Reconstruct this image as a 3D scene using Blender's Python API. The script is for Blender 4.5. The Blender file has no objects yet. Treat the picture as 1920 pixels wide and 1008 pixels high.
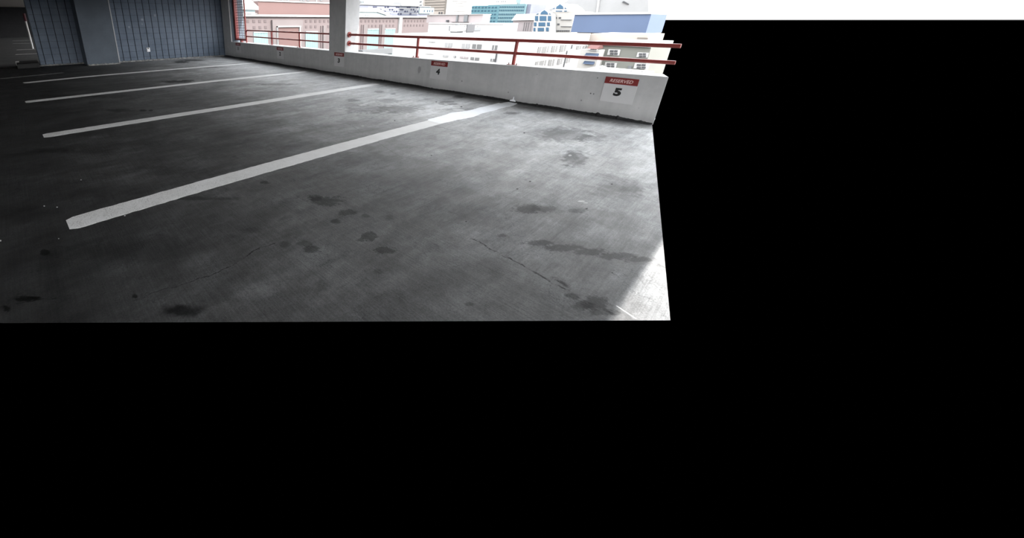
import bpy, bmesh, math, random
from mathutils import Vector, Matrix
random.seed(7)
SC = bpy.context.scene
COL = SC.collection

# ------------------------------------------------------------------ camera
FPX, PCX, PCY = 688.0, 600.0, 297.5            # focal length and optical centre of the lens, in px of the 1920x1008 frame
PITCH, YAW, CAMH = math.radians(20.665), math.radians(51.214), 1.5
cam_d = bpy.data.cameras.new('camera'); cam = bpy.data.objects.new('camera', cam_d); COL.objects.link(cam)
cam_d.sensor_fit = 'HORIZONTAL'; cam_d.sensor_width = 36.0
cam_d.lens = FPX*36.0/1920.0
cam_d.shift_x = (960-PCX)/1920.0
cam_d.shift_y = -(504-PCY)/1920.0
cam_d.clip_start = 0.05; cam_d.clip_end = 2000
cam.location = (0, 0, CAMH)
cam.rotation_euler = (math.pi/2-PITCH, 0, YAW)
SC.camera = cam

# ------------------------------------------------------------------ light
SKY, SUN = 8.5, 12.0
SUN_TO = Vector((0.80, 0.17, 0.58)).normalized()
world = bpy.data.worlds.new('sky'); SC.world = world; world.use_nodes = True
nt = world.node_tree; nt.nodes.clear()
wo = nt.nodes.new('ShaderNodeOutputWorld'); bg = nt.nodes.new('ShaderNodeBackground')
tc = nt.nodes.new('ShaderNodeTexCoord'); sp = nt.nodes.new('ShaderNodeSeparateXYZ')
cr = nt.nodes.new('ShaderNodeValToRGB')
nt.links.new(tc.outputs['Generated'], sp.inputs[0]); nt.links.new(sp.outputs['Z'], cr.inputs['Fac'])
cr.color_ramp.elements[0].position = 0.0; cr.color_ramp.elements[0].color = (0.0, 0.0, 0.0, 1)
cr.color_ramp.elements[1].position = 0.012; cr.color_ramp.elements[1].color = (1.0, 1.0, 1.0, 1)
e = cr.color_ramp.elements.new(1.0); e.color = (0.86, 0.93, 1.0, 1)
nt.links.new(cr.outputs[0], bg.inputs['Color']); bg.inputs['Strength'].default_value = SKY
nt.links.new(bg.outputs[0], wo.inputs[0])
sun_d = bpy.data.lights.new('sun', 'SUN'); sun_d.energy = SUN; sun_d.angle = math.radians(0.3); sun_d.color = (1.0, 0.97, 0.93)
sun = bpy.data.objects.new('sun', sun_d); COL.objects.link(sun)
sun.rotation_euler = SUN_TO.to_track_quat('Z', 'Y').to_euler(); sun.location = (20, 5, 30)
SC.view_settings.view_transform = 'Standard'; SC.view_settings.look = 'None'
SC.view_settings.exposure = 0.0; SC.view_settings.gamma = 1.0; SC.view_settings.use_curve_mapping = False
SC.cycles.use_denoising = True
SC.cycles.max_bounces = 12; SC.cycles.diffuse_bounces = 6

# ------------------------------------------------------------------ surveying: where a sight line of the photo meets a plane of the place
def ray(x, y):
    a = (x-PCX)/FPX; b = -(y-PCY)/FPX
    d0, d1, d2 = a, math.cos(PITCH)+b*math.sin(PITCH), -math.sin(PITCH)+b*math.cos(PITCH)
    c, s = math.cos(YAW), math.sin(YAW)
    return Vector((d0*c-d1*s, d0*s+d1*c, d2))
def onZ(x, y, z=0.0):
    d = ray(x, y); return d*((z-CAMH)/d.z)+Vector((0, 0, CAMH))
def onX(x, y, X):
    d = ray(x, y); return d*(X/d.x)+Vector((0, 0, CAMH))
def onY(x, y, Y):
    d = ray(x, y); return d*(Y/d.y)+Vector((0, 0, CAMH))

# ------------------------------------------------------------------ mesh helpers
class MB:
    def __init__(s): s.v = []; s.f = []
    def box(s, x0, x1, y0, y1, z0, z1):
        n = len(s.v)
        s.v += [(x0,y0,z0),(x1,y0,z0),(x1,y1,z0),(x0,y1,z0),(x0,y0,z1),(x1,y0,z1),(x1,y1,z1),(x0,y1,z1)]
        s.f += [[n+i for i in q] for q in ((3,2,1,0),(4,5,6,7),(0,1,5,4),(1,2,6,5),(2,3,7,6),(3,0,4,7))]; return s
    def prism(s, pts, off):
        """polygon pts (3-D) pushed along off"""
        n = len(s.v); k = len(pts); o = Vector(off)
        s.v += [tuple(p) for p in pts]+[tuple(Vector(p)+o) for p in pts]
        s.f += [list(range(n+k-1, n-1, -1)), list(range(n+k, n+2*k))]
        s.f += [[n+i, n+(i+1) % k, n+k+(i+1) % k, n+k+i] for i in range(k)]; return s
    def tube(s, pts, r, seg=16, caps=True):
        pts = [Vector(p) for p in pts]; n0 = len(s.v); up = None
        for i, p in enumerate(pts):
            if i == 0: t = pts[1]-p
            elif i == len(pts)-1: t = p-pts[i-1]
            else: t = (pts[i+1]-p).normalized()+(p-pts[i-1]).normalized()
            t.normalize()
            if up is None:
                up = t.orthogonal().normalized()
            up = (up-t*up.dot(t)).normalized(); w = t.cross(up)
            for k in range(seg):
                a = 2*math.pi*k/seg; s.v.append(tuple(p+up*math.cos(a)*r+w*math.sin(a)*r))
        for i in range(len(pts)-1):
            for k in range(seg):
                a, b = n0+i*seg+k, n0+i*seg+(k+1) % seg
                s.f.append([a, b, b+seg, a+seg])
        if caps:
            s.f.append([n0+k for k in range(seg)][::-1]); s.f.append([n0+(len(pts)-1)*seg+k for k in range(seg)])
        return s
    def add(s, verts, faces):
        n = len(s.v); s.v += [tuple(v) for v in verts]; s.f += [[n+i for i in f] for f in faces]; return s
    def build(s, name, mat, parent=None, bevel=0.0, smooth=False, loc=None):
        me = bpy.data.meshes.new(name)
        vs = s.v if loc is None else [tuple(Vector(v)-Vector(loc)) for v in s.v]
        me.from_pydata(vs, [], s.f)
        bm = bmesh.new(); bm.from_mesh(me); bmesh.ops.recalc_face_normals(bm, faces=bm.faces)
        if bevel > 0:
            ed = [e for e in bm.edges if len(e.link_faces) == 2 and e.calc_face_angle(0) > 0.6]
            bmesh.ops.bevel(bm, geom=ed, offset=bevel, segments=2, profile=0.6, affect='EDGES', clamp_overlap=True)
        bm.to_mesh(me); bm.free()
        if smooth:
            me.shade_smooth()
            me.set_sharp_from_angle(angle=math.radians(35))
        me.materials.append(mat)
        o = bpy.data.objects.new(name, me); COL.objects.link(o)
        if loc is not None: o.location = loc
        if parent is not None:
            o.parent = parent
            if loc is None: o.location = -Vector(parent.location)     # vertices are in place coordinates
            else: o.location = Vector(loc)-Vector(parent.location)
        return o
def thing(name, label, cat, loc=(0, 0, 0), group=None):
    o = bpy.data.objects.new(name, None); COL.objects.link(o); o.location = loc; o.empty_display_size = 0.1
    o['label'] = label; o['category'] = cat
    if group: o['group'] = group
    return o
def tag(o, label, cat, group=None):
    o['label'] = label; o['category'] = cat
    if group: o['group'] = group
    return o
def struct(o):
    o['kind'] = 'structure'; return o

# ------------------------------------------------------------------ materials
def srgb(r, g, b):
    f = lambda c: c/12.92 if c <= 0.04045 else ((c+0.055)/1.055)**2.4
    return (f(r/255), f(g/255), f(b/255), 1)
class NT:
    """tiny node-graph writer"""
    def __init__(s, m): s.t = m.node_tree; s.n = s.t.nodes; s.l = s.t.links
    def put(s, sock, val):
        if hasattr(val, 'is_output'): s.l.new(val, sock)
        else: sock.default_value = val
    def math(s, op, a, b=None, c=None, clamp=False):
        n = s.n.new('ShaderNodeMath'); n.operation = op; n.use_clamp = clamp
        s.put(n.inputs[0], a)
        if b is not None: s.put(n.inputs[1], b)
        if c is not None: s.put(n.inputs[2], c)
        return n.outputs[0]
    def vmath(s, op, a, b=None):
        n = s.n.new('ShaderNodeVectorMath'); n.operation = op; s.put(n.inputs[0], a)
        if b is not None: s.put(n.inputs[1], b)
        return n.outputs['Value'] if op in ('DOT_PRODUCT', 'LENGTH', 'DISTANCE') else n.outputs['Vector']
    def noise(s, vec, scale, detail=4, rough=0.6, dist=0.0, color=False):
        n = s.n.new('ShaderNodeTexNoise'); s.put(n.inputs['Vector'], vec)
        n.inputs['Scale'].default_value = scale; n.inputs['Detail'].default_value = detail
        n.inputs['Roughness'].default_value = rough; n.inputs['Distortion'].default_value = dist
        return n.outputs['Color'] if color else n.outputs['Fac']
    def scale(s, vec, sc):
        return s.vmath('MULTIPLY', vec, sc)
    def ramp(s, fac, a, b, lo=0.0, hi=1.0, smooth=True):
        n = s.n.new('ShaderNodeMapRange'); n.interpolation_type = 'SMOOTHSTEP' if smooth else 'LINEAR'
        s.put(n.inputs['Value'], fac); n.inputs['From Min'].default_value = a; n.inputs['From Max'].default_value = b
        n.inputs['To Min'].default_value = lo; n.inputs['To Max'].default_value = hi
        return n.outputs['Result']
    def mix(s, fac, a, b):
        n = s.n.new('ShaderNodeMix'); n.data_type = 'RGBA'; s.put(n.inputs[0], fac); s.put(n.inputs[6], a); s.put(n.inputs[7], b)
        return n.outputs[2]
    def bump(s, h, strength, dist=0.01):
        n = s.n.new('ShaderNodeBump'); n.inputs['Strength'].default_value = strength; n.inputs['Distance'].default_value = dist
        s.put(n.inputs['Height'], h); return n.outputs['Normal']
def new_mat(name, color, rough=0.7, metallic=0.0, spec=0.5):
    m = bpy.data.materials.new(name); m.use_nodes = True; b = m.node_tree.nodes['Principled BSDF']
    b.inputs['Base Color'].default_value = color; b.inputs['Roughness'].default_value = rough
    b.inputs['Metallic'].default_value = metallic; b.inputs['Specular IOR Level'].default_value = spec
    return m, b, NT(m)
def world_pos(g):
    return g.n.new('ShaderNodeNewGeometry').outputs['Position']
def plain(name, color, rough=0.7, var=0.12, scale=3.0, bump=0.0, metallic=0.0, spec=0.4):
    m, b, g = new_mat(name, color, rough, metallic, spec)
    p = world_pos(g); n = g.noise(p, scale, 5)
    d = tuple(c*(1-var) for c in color[:3])+(1,); l = tuple(min(1, c*(1+var*0.6)) for c in color[:3])+(1,)
    g.put(b.inputs['Base Color'], g.mix(g.ramp(n, 0.3, 0.7), d, l))
    if bump: g.put(b.inputs['Normal'], g.bump(g.noise(p, scale*12, 3), bump))
    return m
def lin(v): return (v, v, v, 1)

FLOOR_Y = 7.40        # front face of the parapet stands on this line
# ---- floor: grey broomed concrete with its oil stains, cracks and dirt line
def stain_mask(g, p, x, y, rx, ry, soft=0.35, wobble=None):
    """a mark lying on the floor around the sight line x,y with half axes rx, ry seen in the photo"""
    c = onZ(x, y); u = (onZ(x+rx, y)-onZ(x-rx, y))*0.5; v = (onZ(x, y+ry)-onZ(x, y-ry))*0.5
    det = u.x*v.y-u.y*v.x
    q = g.vmath('SUBTRACT', p, (c.x, c.y, 0))
    a = g.vmath('DOT_PRODUCT', q, (v.y/det, -v.x/det, 0)); b = g.vmath('DOT_PRODUCT', q, (-u.y/det, u.x/det, 0))
    r = g.math('SQRT', g.math('ADD', g.math('MULTIPLY', a, a), g.math('MULTIPLY', b, b)))
    if wobble is not None: r = g.math('ADD', r, wobble)
    return g.ramp(r, 1.0+soft, 1.0-soft)
def floor_material():
    m, b, g = new_mat('concrete_floor', lin(0.2), 0.75, 0, 0.16)
    P = world_pos(g)
    sep = g.n.new('ShaderNodeSeparateXYZ'); g.put(sep.inputs[0], P); X, Y = sep.outputs[0], sep.outputs[1]
    flat = g.vmath('MULTIPLY', P, (1, 1, 0))
    n1 = g.noise(flat, 0.55, 5, 0.55); n2 = g.noise(flat, 2.6, 6, 0.62); n3 = g.noise(flat, 14, 5, 0.65); n4 = g.noise(flat, 90, 3, 0.7)
    # traffic grime drawn out along the stalls
    nd = g.noise(g.scale(flat, (1.9, 0.42, 0)), 1.5, 5, 0.6, 0.6)
    # tyre rubber and oil are ground into the drive aisle and the stall mouths; the bay ends by the parapet stay clean
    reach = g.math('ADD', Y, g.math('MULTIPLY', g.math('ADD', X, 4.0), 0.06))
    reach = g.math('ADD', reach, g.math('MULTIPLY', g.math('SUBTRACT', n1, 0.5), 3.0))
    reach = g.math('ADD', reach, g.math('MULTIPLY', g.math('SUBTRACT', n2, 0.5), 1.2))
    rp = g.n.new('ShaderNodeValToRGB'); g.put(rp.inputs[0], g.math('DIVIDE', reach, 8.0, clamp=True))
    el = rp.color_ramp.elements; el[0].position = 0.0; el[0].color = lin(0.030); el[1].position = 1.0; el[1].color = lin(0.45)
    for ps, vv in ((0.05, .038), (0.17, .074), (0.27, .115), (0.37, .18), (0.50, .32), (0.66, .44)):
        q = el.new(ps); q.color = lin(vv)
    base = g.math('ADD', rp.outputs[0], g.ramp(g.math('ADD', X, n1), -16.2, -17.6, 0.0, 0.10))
    base = g.math('MULTIPLY', base, g.ramp(g.math('ADD', X, g.math('MULTIPLY', n3, 0.02)), -0.235, -0.215, 1.0, 1.6))  # sun patch boosted in the colour: concrete lightened past the roof's shadow edge
    base = g.math('MULTIPLY', base, g.ramp(n2, 0.25, 0.75, 0.82, 1.16))
    base = g.math('MULTIPLY', base, g.ramp(nd, 0.3, 0.72, 0.80, 1.14))
    base = g.math('MULTIPLY', base, g.ramp(n3, 0.25, 0.75, 0.89, 1.11))
    # drips and small blotches everywhere, hairline crazing
    n5 = g.noise(g.vmath('ADD', flat, (3.7, 9.1, 0)), 4.6, 6, 0.72, 0.8)
    base = g.math('MULTIPLY', base, g.ramp(n5, 0.57, 0.70, 1.0, 0.74))
    n6 = g.noise(g.scale(flat, (3.2, 1.1, 0)), 2.4, 6, 0.7, 0.5)
    base = g.math('MULTIPLY', base, g.ramp(n6, 0.36, 0.64, 0.86, 1.10))
    hair = g.math('ABSOLUTE', g.math('SUBTRACT', g.noise(g.vmath('ADD', flat, (11.3, 2.9, 0)), 2.2, 7, 0.68, 0.3), 0.5))
    base = g.math('MULTIPLY', base, g.math('SUBTRACT', 1.0, g.math('MULTIPLY', g.ramp(hair, 0.007, 0.001), g.ramp(n2, 0.45, 0.6, 0.0, 0.42))))
    # broom finish: along the stalls beyond the joint, across them on the aisle side of it
    b1 = g.noise(g.scale(flat, (70, 2.2, 0)), 1.0, 4, 0.7); b2 = g.noise(g.scale(flat, (2.2, 70, 0)), 1.0, 4, 0.7)
    side = g.ramp(g.math('ADD', Y, g.math('MULTIPLY', n2, 0.25)), 2.32, 2.46)
    br = g.math('ADD', g.math('MULTIPLY', b1, side), g.math('MULTIPLY', b2, g.math('SUBTRACT', 1.0, side)))
    base = g.math('MULTIPLY', base, g.ramp(br, 0.25, 0.75, 0.85, 1.14))
    base = g.math('MULTIPLY', base, g.ramp(n4, 0.25, 0.75, 0.78, 1.22))
    # black dirt line at the foot of the parapet
    dl = g.ramp(g.math('ADD', Y, g.math('MULTIPLY', g.math('SUBTRACT', g.noise(flat, 3.0, 5), 0.5), 0.5)), 6.78, 7.30, 1.0, 0.22)
    base = g.math('MULTIPLY', base, dl)
    # wobble shared by the outlines of the stains
    w1 = g.math('MULTIPLY', g.math('SUBTRACT', g.noise(flat, 7.0, 6, 0.65), 0.5), 2.6)
    w2 = g.math('ADD', g.math('MULTIPLY', g.math('SUBTRACT', g.noise(flat, 30.0, 6, 0.72), 0.5), 2.2), g.math('MULTIPLY', g.math('SUBTRACT', g.noise(flat, 9.0, 4, 0.6), 0.5), 1.8))
    w0 = g.math('MULTIPLY', g.math('SUBTRACT', g.noise(flat, 2.0, 5, 0.6), 0.5), 2.0)
    dark = [  # x, y, rx, ry, depth, softness, wobble
        (612,376,30,9,.42,.25,w2),(590,370,12,6,.35,.25,w2),(650,398,15,5,.38,.3,w2),(629,415,9,4,.38,.3,w2),(687,404,8,4,.32,.3,w2),
        (692,444,15,8,.42,.2,w2),(676,450,9,3,.3,.3,w2),(722,469,20,7,.42,.25,w2),(585,467,16,7,.36,.25,w2),(571,456,14,6,.25,.4,w2),
        (536,458,10,6,.28,.3,w2),(496,342,9,3,.42,.3,w2),(470,433,24,6,.2,.4,w2),(560,396,14,5,.14,.4,w2),(730,407,8,4,.2,.4,w2),
        (640,466,26,12,.10,.6,w1),(603,537,14,10,.22,.5,w1),(708,509,8,4,.22,.4,w2),
        (1062,252,48,13,.34,.35,w1),(1110,259,26,7,.3,.4,w1),(1030,246,36,11,.2,.5,w0),(1078,296,22,15,.34,.3,w1),(1070,292,12,7,.2,.4,w1),
        (990,391,24,8,.46,.3,w2),(1018,392,26,6,.36,.35,w2),(1060,391,40,8,.16,.5,w1),(1083,395,20,4,.3,.4,w2),
        (1165,352,50,18,.18,.5,w1),(1185,354,26,6,.26,.4,w2),(1140,338,40,14,.12,.6,w1),
        (1010,455,26,5,.42,.35,w2),(1055,464,36,6,.42,.3,w2),(1105,472,32,6,.42,.3,w2),(1155,480,36,6,.42,.3,w2),(1200,486,26,5,.36,.35,w2),
        (1115,567,24,14,.48,.35,w2),(1092,572,20,9,.42,.35,w2),(1075,556,14,7,.4,.35,w2),(1130,585,26,6,.36,.4,w2),
        (940,442,9,4,.3,.4,w2),(838,463,26,10,.16,.5,w1),(905,350,60,16,.10,.6,w0),
        (745,204,45,7,.30,.35,w1),(690,204,42,8,.24,.4,w1),(663,188,12,2.4,.34,.3,w2),(728,189,20,4,.24,.4,w1),(711,172,9,2,.36,.3,w2),(737,176,5,1.5,.3,.4,w2),
        (838,191,12,2,.4,.3,w2),(850,195,9,1.6,.4,.3,w2),(828,194,6,2.6,.3,.4,w2),(865,205,40,2.0,.26,.45,w2),(815,186,24,3,.2,.5,w1),(960,212,14,2.4,.40,.3,w2),(860,181,10,2.5,.4,.4,w2),
        (580,236,40,4,.16,.5,w1),(560,272,60,8,.14,.6,w0),(500,228,60,5,.14,.6,w0),
        (340,116,14,2.2,.6,.4,w2),(360,113,22,1.6,.55,.4,w2),(330,153,26,2.4,.6,.4,w2),(352,151,14,1.6,.5,.4,w2),(380,126,40,1.5,.3,.5,w1),(520,158,34,1.8,.36,.5,w1),
        (268,207,7,1.8,.5,.3,w2),(282,207,4,1.5,.5,.3,w2),(225,207,22,3,.34,.4,w1),(90,282,40,4,.35,.5,w1),(120,180,60,3,.3,.5,w1),(210,180,50,3,.24,.5,w1),
        (85,473,9,5,.6,.25,w2),(50,560,22,5,.72,.3,w2),(12,578,7,6,.75,.3,w2),(66,558,12,3,.7,.3,w2),(253,555,5,4,.6,.3,w2),(340,582,34,11,.6,.5,w1),(318,578,20,8,.3,.5,w1),
        (100,520,22,80,.22,.7,w1),(36,400,60,18,.2,.7,w0),(250,470,110,20,.16,.7,w0),(330,320,60,10,.25,.6,w1),(360,372,80,3,.34,.5,w2),
        (860,395,70,20,.12,.6,w0),(700,300,60,10,.14,.6,w0),(795,340,50,14,.10,.6,w0),(1170,260,40,14,.14,.6,w0),(880,570,9,3,.3,.4,w2)]
    acc = None
    for (x, y, rx, ry, k, so, w) in dark:
        t = g.math('MULTIPLY_ADD', stain_mask(g, flat, x, y, rx, ry, so, w), -min(.86, k*1.35), 1.0)
        acc = t if acc is None else g.math('MULTIPLY', acc, t)
    base = g.math('MULTIPLY', base, acc)
    # worn-clean patches
    pale = [(1010,330,120,40,.22,.7,w0),(950,368,70,16,.14,.6,w1),(820,300,110,26,.16,.7,w0),(810,210,60,14,.22,.6,w0),(620,205,80,12,.12,.6,w0),(600,172,60,6,.18,.6,w0),(480,147,70,4,.2,.6,w0),
            (470,545,40,14,.28,.5,w1),(430,580,50,14,.25,.5,w1),(450,436,24,4,.22,.4,w2),(300,205,50,5,.2,.5,w1),(145,281,7,2,.4,.3,w2),(1110,345,20,8,.16,.5,w1),(700,560,160,30,.10,.7,w0),(1080,520,70,18,.12,.6,w0)]
    for (x, y, rx, ry, k, so, w) in pale:
        base = g.math('MULTIPLY', base, g.math('MULTIPLY_ADD', stain_mask(g, flat, x, y, rx, ry, so, w), k, 1.0))
    # cracks: thin broken dark lines (two ends each)
    wob = g.math('MULTIPLY', g.math('SUBTRACT', g.noise(flat, 9.0, 5, 0.6), 0.5), 0.09)
    cracks = [(884,447,990,503,.010),(990,503,1075,551,.014),(1075,551,1150,590,.012),(400,515,475,470,.008),(475,470,520,455,.006),(250,562,400,515,.005),(815,237,880,250,.012),(880,250,1010,285,.006),(650,230,760,300,.004),(1035,520,1065,536,.03),(0,574,130,552,.006)]
    for (x0, y0, x1, y1, wd) in cracks:
        A = onZ(x0, y0); B = onZ(x1, y1); d = (B-A); L = d.length; d.normalize(); nrm = Vector((-d.y, d.x, 0))
        q = g.vmath('SUBTRACT', flat, (A.x, A.y, 0))
        t = g.vmath('DOT_PRODUCT', q, (d.x, d.y, 0)); s_ = g.math('ABSOLUTE', g.math('ADD', g.vmath('DOT_PRODUCT', q, (nrm.x, nrm.y, 0)), wob))
        inside = g.math('MULTIPLY', g.ramp(t, -0.02, 0.02), g.ramp(t, L+0.02, L-0.02))
        lm = g.math('MULTIPLY', g.ramp(s_, wd, wd*0.2), g.ramp(n3, 0.42, 0.54, 0.05, 1.0))
        base = g.math('MULTIPLY', base, g.math('MULTIPLY_ADD', g.math('MULTIPLY', inside, lm), -0.8, 1.0))
    # black specks and pin holes
    for (x, y, r) in [(970,354,2.0),(994,340,2.0),(1100,391,2),(874,415,1.6),(1148,511,1.6),(865,200,1.8),(983,249,1.6),(809,291,1.4),(740,226,1.4),(818,191,1.4),(1147,345,2)]:
        base = g.math('MULTIPLY', base, g.math('MULTIPLY_ADD', stain_mask(g, flat, x, y, r*1.1, r*.55, .3), -0.85, 1.0))
    col = g.mix(g.ramp(n2, 0.3, 0.7), (1.0, 1.0, 1.0, 1), (0.965, 0.985, 1.0, 1))
    cmb = g.n.new('ShaderNodeCombineColor'); [g.put(cmb.inputs[i], base) for i in range(3)]
    mul = g.n.new('ShaderNodeMix'); mul.data_type = 'RGBA'; mul.blend_type = 'MULTIPLY'; mul.inputs[0].default_value = 1.0
    g.put(mul.inputs[6], cmb.outputs[0]); g.put(mul.inputs[7], col)
    # paint flecks left on the concrete
    out = mul.outputs[2]
    for (x, y, rx, ry, v) in [(681,196.5,8,.9,.75),(686,194,6,.8,.7),(676,197.2,5,.6,.6),(1069,291,4,2,.5),(1090,377,9,1.8,.55),(1098,380,6,1.2,.5),(83,386,2,1.4,.8),(107,388,2,1.2,.7),(1,451,2,2,.8),(234,404,2,1.4,.6),(762,217,3,1,.5),(680,236,4,1,.45),(860,206,14,1.6,.6),(110,447,1.6,1.2,.5),(152,337,1.6,1.2,.5)]:
        out = g.mix(g.math('MULTIPLY', stain_mask(g, flat, x, y, rx*.75, ry*.75, .3, g.math('MULTIPLY', w2, 0.4)), v), out, lin(0.72))
    # white line left at the edge of the last slab
    A = onZ(1156, 573); B = onZ(1192, 597)
    d = B-A; L = d.length; d.normalize(); q = g.vmath('SUBTRACT', flat, (A.x, A.y, 0))
    t = g.vmath('DOT_PRODUCT', q, (d.x, d.y, 0)); s_ = g.math('ABSOLUTE', g.math('ADD', g.vmath('DOT_PRODUCT', q, (-d.y, d.x, 0)), g.math('MULTIPLY', wob, 0.15)))
    out = g.mix(g.math('MULTIPLY', g.math('MULTIPLY', g.ramp(t, -0.005, 0.005), g.ramp(t, L+.005, L-.005)), g.ramp(s_, .006, .002, 0, .9)), out, lin(0.85))
    g.put(b.inputs['Base Color'], out)
    h = g.math('ADD', g.math('MULTIPLY', br, 0.6), g.math('ADD', g.math('MULTIPLY', n4, 0.7), g.math('MULTIPLY', n3, 0.4)))
    g.put(b.inputs['Normal'], g.bump(h, 0.55, 0.004))
    g.put(b.inputs['Roughness'], g.ramp(n2, 0.3, 0.7, 0.62, 0.8))
    return m
def parapet_material():
    m, b, g = new_mat('painted_concrete', lin(0.55), 0.8, 0, 0.3)
    P = world_pos(g)
    n1 = g.noise(P, 1.3, 5); n2 = g.noise(P, 9, 5); n3 = g.noise(P, 55, 3)
    v = g.math('MULTIPLY', g.ramp(n1, 0.3, 0.7, 0.39, 0.44), g.ramp(n2, 0.25, 0.75, 0.95, 1.04))
    # vertical run marks and trowel drag
    v = g.math('MULTIPLY', v, g.ramp(g.noise(g.scale(P, (9, 1, .5)), 1.0, 4), 0.35, 0.65, 0.96, 1.03))
    # little air holes and chips
    vo = g.n.new('ShaderNodeTexVoronoi'); g.put(vo.inputs['Vector'], P); vo.inputs['Scale'].default_value = 7.0
    hole = g.math('MULTIPLY', g.ramp(vo.outputs['Distance'], 0.075, 0.035), g.ramp(n1, 0.52, 0.60))
    v = g.math('MULTIPLY', v, g.math('MULTIPLY_ADD', hole, -0.62, 1.0))
    # grime rising from the floor
    sep = g.n.new('ShaderNodeSeparateXYZ'); g.put(sep.inputs[0], P)
    v = g.math('MULTIPLY', v, g.ramp(g.math('ADD', sep.outputs[2], g.math('MULTIPLY', n2, -0.12)), -0.05, 0.16, 0.72, 1.0))
    for (x, y, rx, ry, k) in [(786,131,3,7,.35),(1107.5,175,1.3,1.3,.8),(1113,176,1.2,1.2,.7),(1120.5,146,1.1,1.3,.7),(1090,188,1.3,1.3,.5),(953,173,1.2,1.2,.5),(866,152,1.2,1.5,.6)]:
        c = onY(x, y, FLOOR_Y); px = abs(onY(x+1, y, FLOOR_Y).x-c.x); pz = abs(onY(x, y+1, FLOOR_Y).z-c.z)
        q = g.vmath('MULTIPLY', g.vmath('SUBTRACT', P, tuple(c)), (1/(rx*px), 0, 1/(ry*pz)))
        v = g.math('MULTIPLY', v, g.math('MULTIPLY_ADD', g.ramp(g.math('ADD', g.vmath('LENGTH', q), g.math('MULTIPLY', g.math('SUBTRACT', n2, 0.5), 1.0)), 1.3, 0.6), -k, 1.0))
    cmb = g.n.new('ShaderNodeCombineColor'); [g.put(cmb.inputs[i], v) for i in range(3)]
    g.put(b.inputs['Base Color'], cmb.outputs[0])
    g.put(b.inputs['Normal'], g.bump(g.math('ADD', n2, g.math('MULTIPLY', n3, 0.4)), 0.12, 0.01))
    return m
def paint_material():
    m, b, g = new_mat('line_paint', lin(0.6), 0.7, 0, 0.35)
    P = world_pos(g); n = g.noise(P, 95, 4, 0.75); n2 = g.noise(P, 3, 4); n3 = g.noise(P, 14, 4)
    sep = g.n.new('ShaderNodeSeparateXYZ'); g.put(sep.inputs[0], P)
    wear = g.ramp(sep.outputs[1], 3.6, 0.1, 0.0, 1.0)
    grit = g.math('MULTIPLY', g.math('MULTIPLY', g.ramp(n, 0.46, 0.62), g.ramp(n3, 0.35, 0.6, 0.3, 1.0)), wear)
    c = g.mix(g.ramp(n2, 0.3, 0.7), (0.72, 0.72, 0.71, 1), (0.80, 0.80, 0.80, 1))
    c = g.mix(g.math('MULTIPLY', grit, 0.58), c, (0.19, 0.18, 0.17, 1))
    g.put(b.inputs['Base Color'], c); g.put(b.inputs['Normal'], g.bump(n, 0.3, 0.003)); return m
def blockwall_material():
    m, b, g = new_mat('slate_blue_paint', (0.05, 0.06, 0.08, 1), 0.55, 0, 0.4)
    P = world_pos(g); n = g.noise(P, 1.4, 4); n2 = g.noise(P, 60, 3); n3 = g.noise(P, 6, 5)
    c = g.mix(g.ramp(n, 0.3, 0.7), (0.078, 0.106, 0.148, 1), (0.108, 0.138, 0.186, 1))
    c = g.mix(g.ramp(n3, 0.5, 0.8, 0, .35), c, (0.15, 0.17, 0.20, 1))
    for (x, y, r) in [(267,37,2.2),(291,29,2.4),(242.5,51,1.8),(265.5,83,1.4),(297,51,1.4),(267,45,1.3)]:   # scuffed paint
        cc = onX(x, y, -15.97); d = g.vmath('DISTANCE', P, tuple(cc))
        c = g.mix(g.ramp(g.math('ADD', d, g.math('MULTIPLY', g.math('SUBTRACT', n3, .5), .08)), r*.032, r*.012, 0, .42), c, (0.42, 0.44, 0.48, 1))
    g.put(b.inputs['Base Color'], c); g.put(b.inputs['Normal'], g.bump(n2, 0.25, 0.004)); return m
M = {}
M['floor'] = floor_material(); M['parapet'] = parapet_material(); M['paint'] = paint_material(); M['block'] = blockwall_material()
M['fresh'] = plain('fresh_white_paint', (0.74, 0.76, 0.79, 1), 0.5, 0.06, 8, 0.1)
M['mortar'] = plain('dark_mortar', (0.012, 0.016, 0.024, 1), 0.9)
M['pilaster'] = plain('slate_blue_smooth', (0.070, 0.088, 0.112, 1), 0.6, 0.18, 1.2, 0.06)
M['bead'] = plain('pale_corner_bead', (0.36, 0.37, 0.38, 1), 0.6)
M['kerbgrey'] = plain('broken_mortar', (0.30, 0.30, 0.29, 1), 0.9, 0.5, 9, 0.5)
M['tar'] = plain('black_sealant', (0.012, 0.012, 0.013, 1), 0.6, 0.4, 20, 0.4)
M['ceiling'] = plain('ceiling_concrete', (0.38, 0.35, 0.32, 1), 0.85, 0.15, 1.5, 0.1)
M['beamred'] = plain('red_painted_beam', (0.30, 0.12, 0.10, 1), 0.7, 0.35, 1.5)
M['bouncewall'] = plain('bounce_wall_white', (0.66, 0.65, 0.63, 1), 0.85, 0.08)  # pale so that the added wall bounces light back inside
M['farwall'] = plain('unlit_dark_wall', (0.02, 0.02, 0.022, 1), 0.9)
M['railred'] = plain('red_rail_paint', (0.25, 0.036, 0.030, 1), 0.45, 0.15, 6, 0.05, 0, 0.5)
M['signred'] = plain('sign_red', srgb(112, 30, 29), 0.5, 0.04, 4)
M['signwhite'] = plain('sign_white', (0.49, 0.49, 0.495, 1), 0.5, 0.03, 6)
M['letter'] = plain('sign_lettering', (0.60, 0.42, 0.40, 1), 0.5, 0.02)
M['black'] = plain('black_numeral', (0.006, 0.006, 0.006, 1), 0.5, 0.1)
M['plastic'] = plain('white_plastic', (0.75, 0.76, 0.78, 1), 0.4, 0.03)
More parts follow.
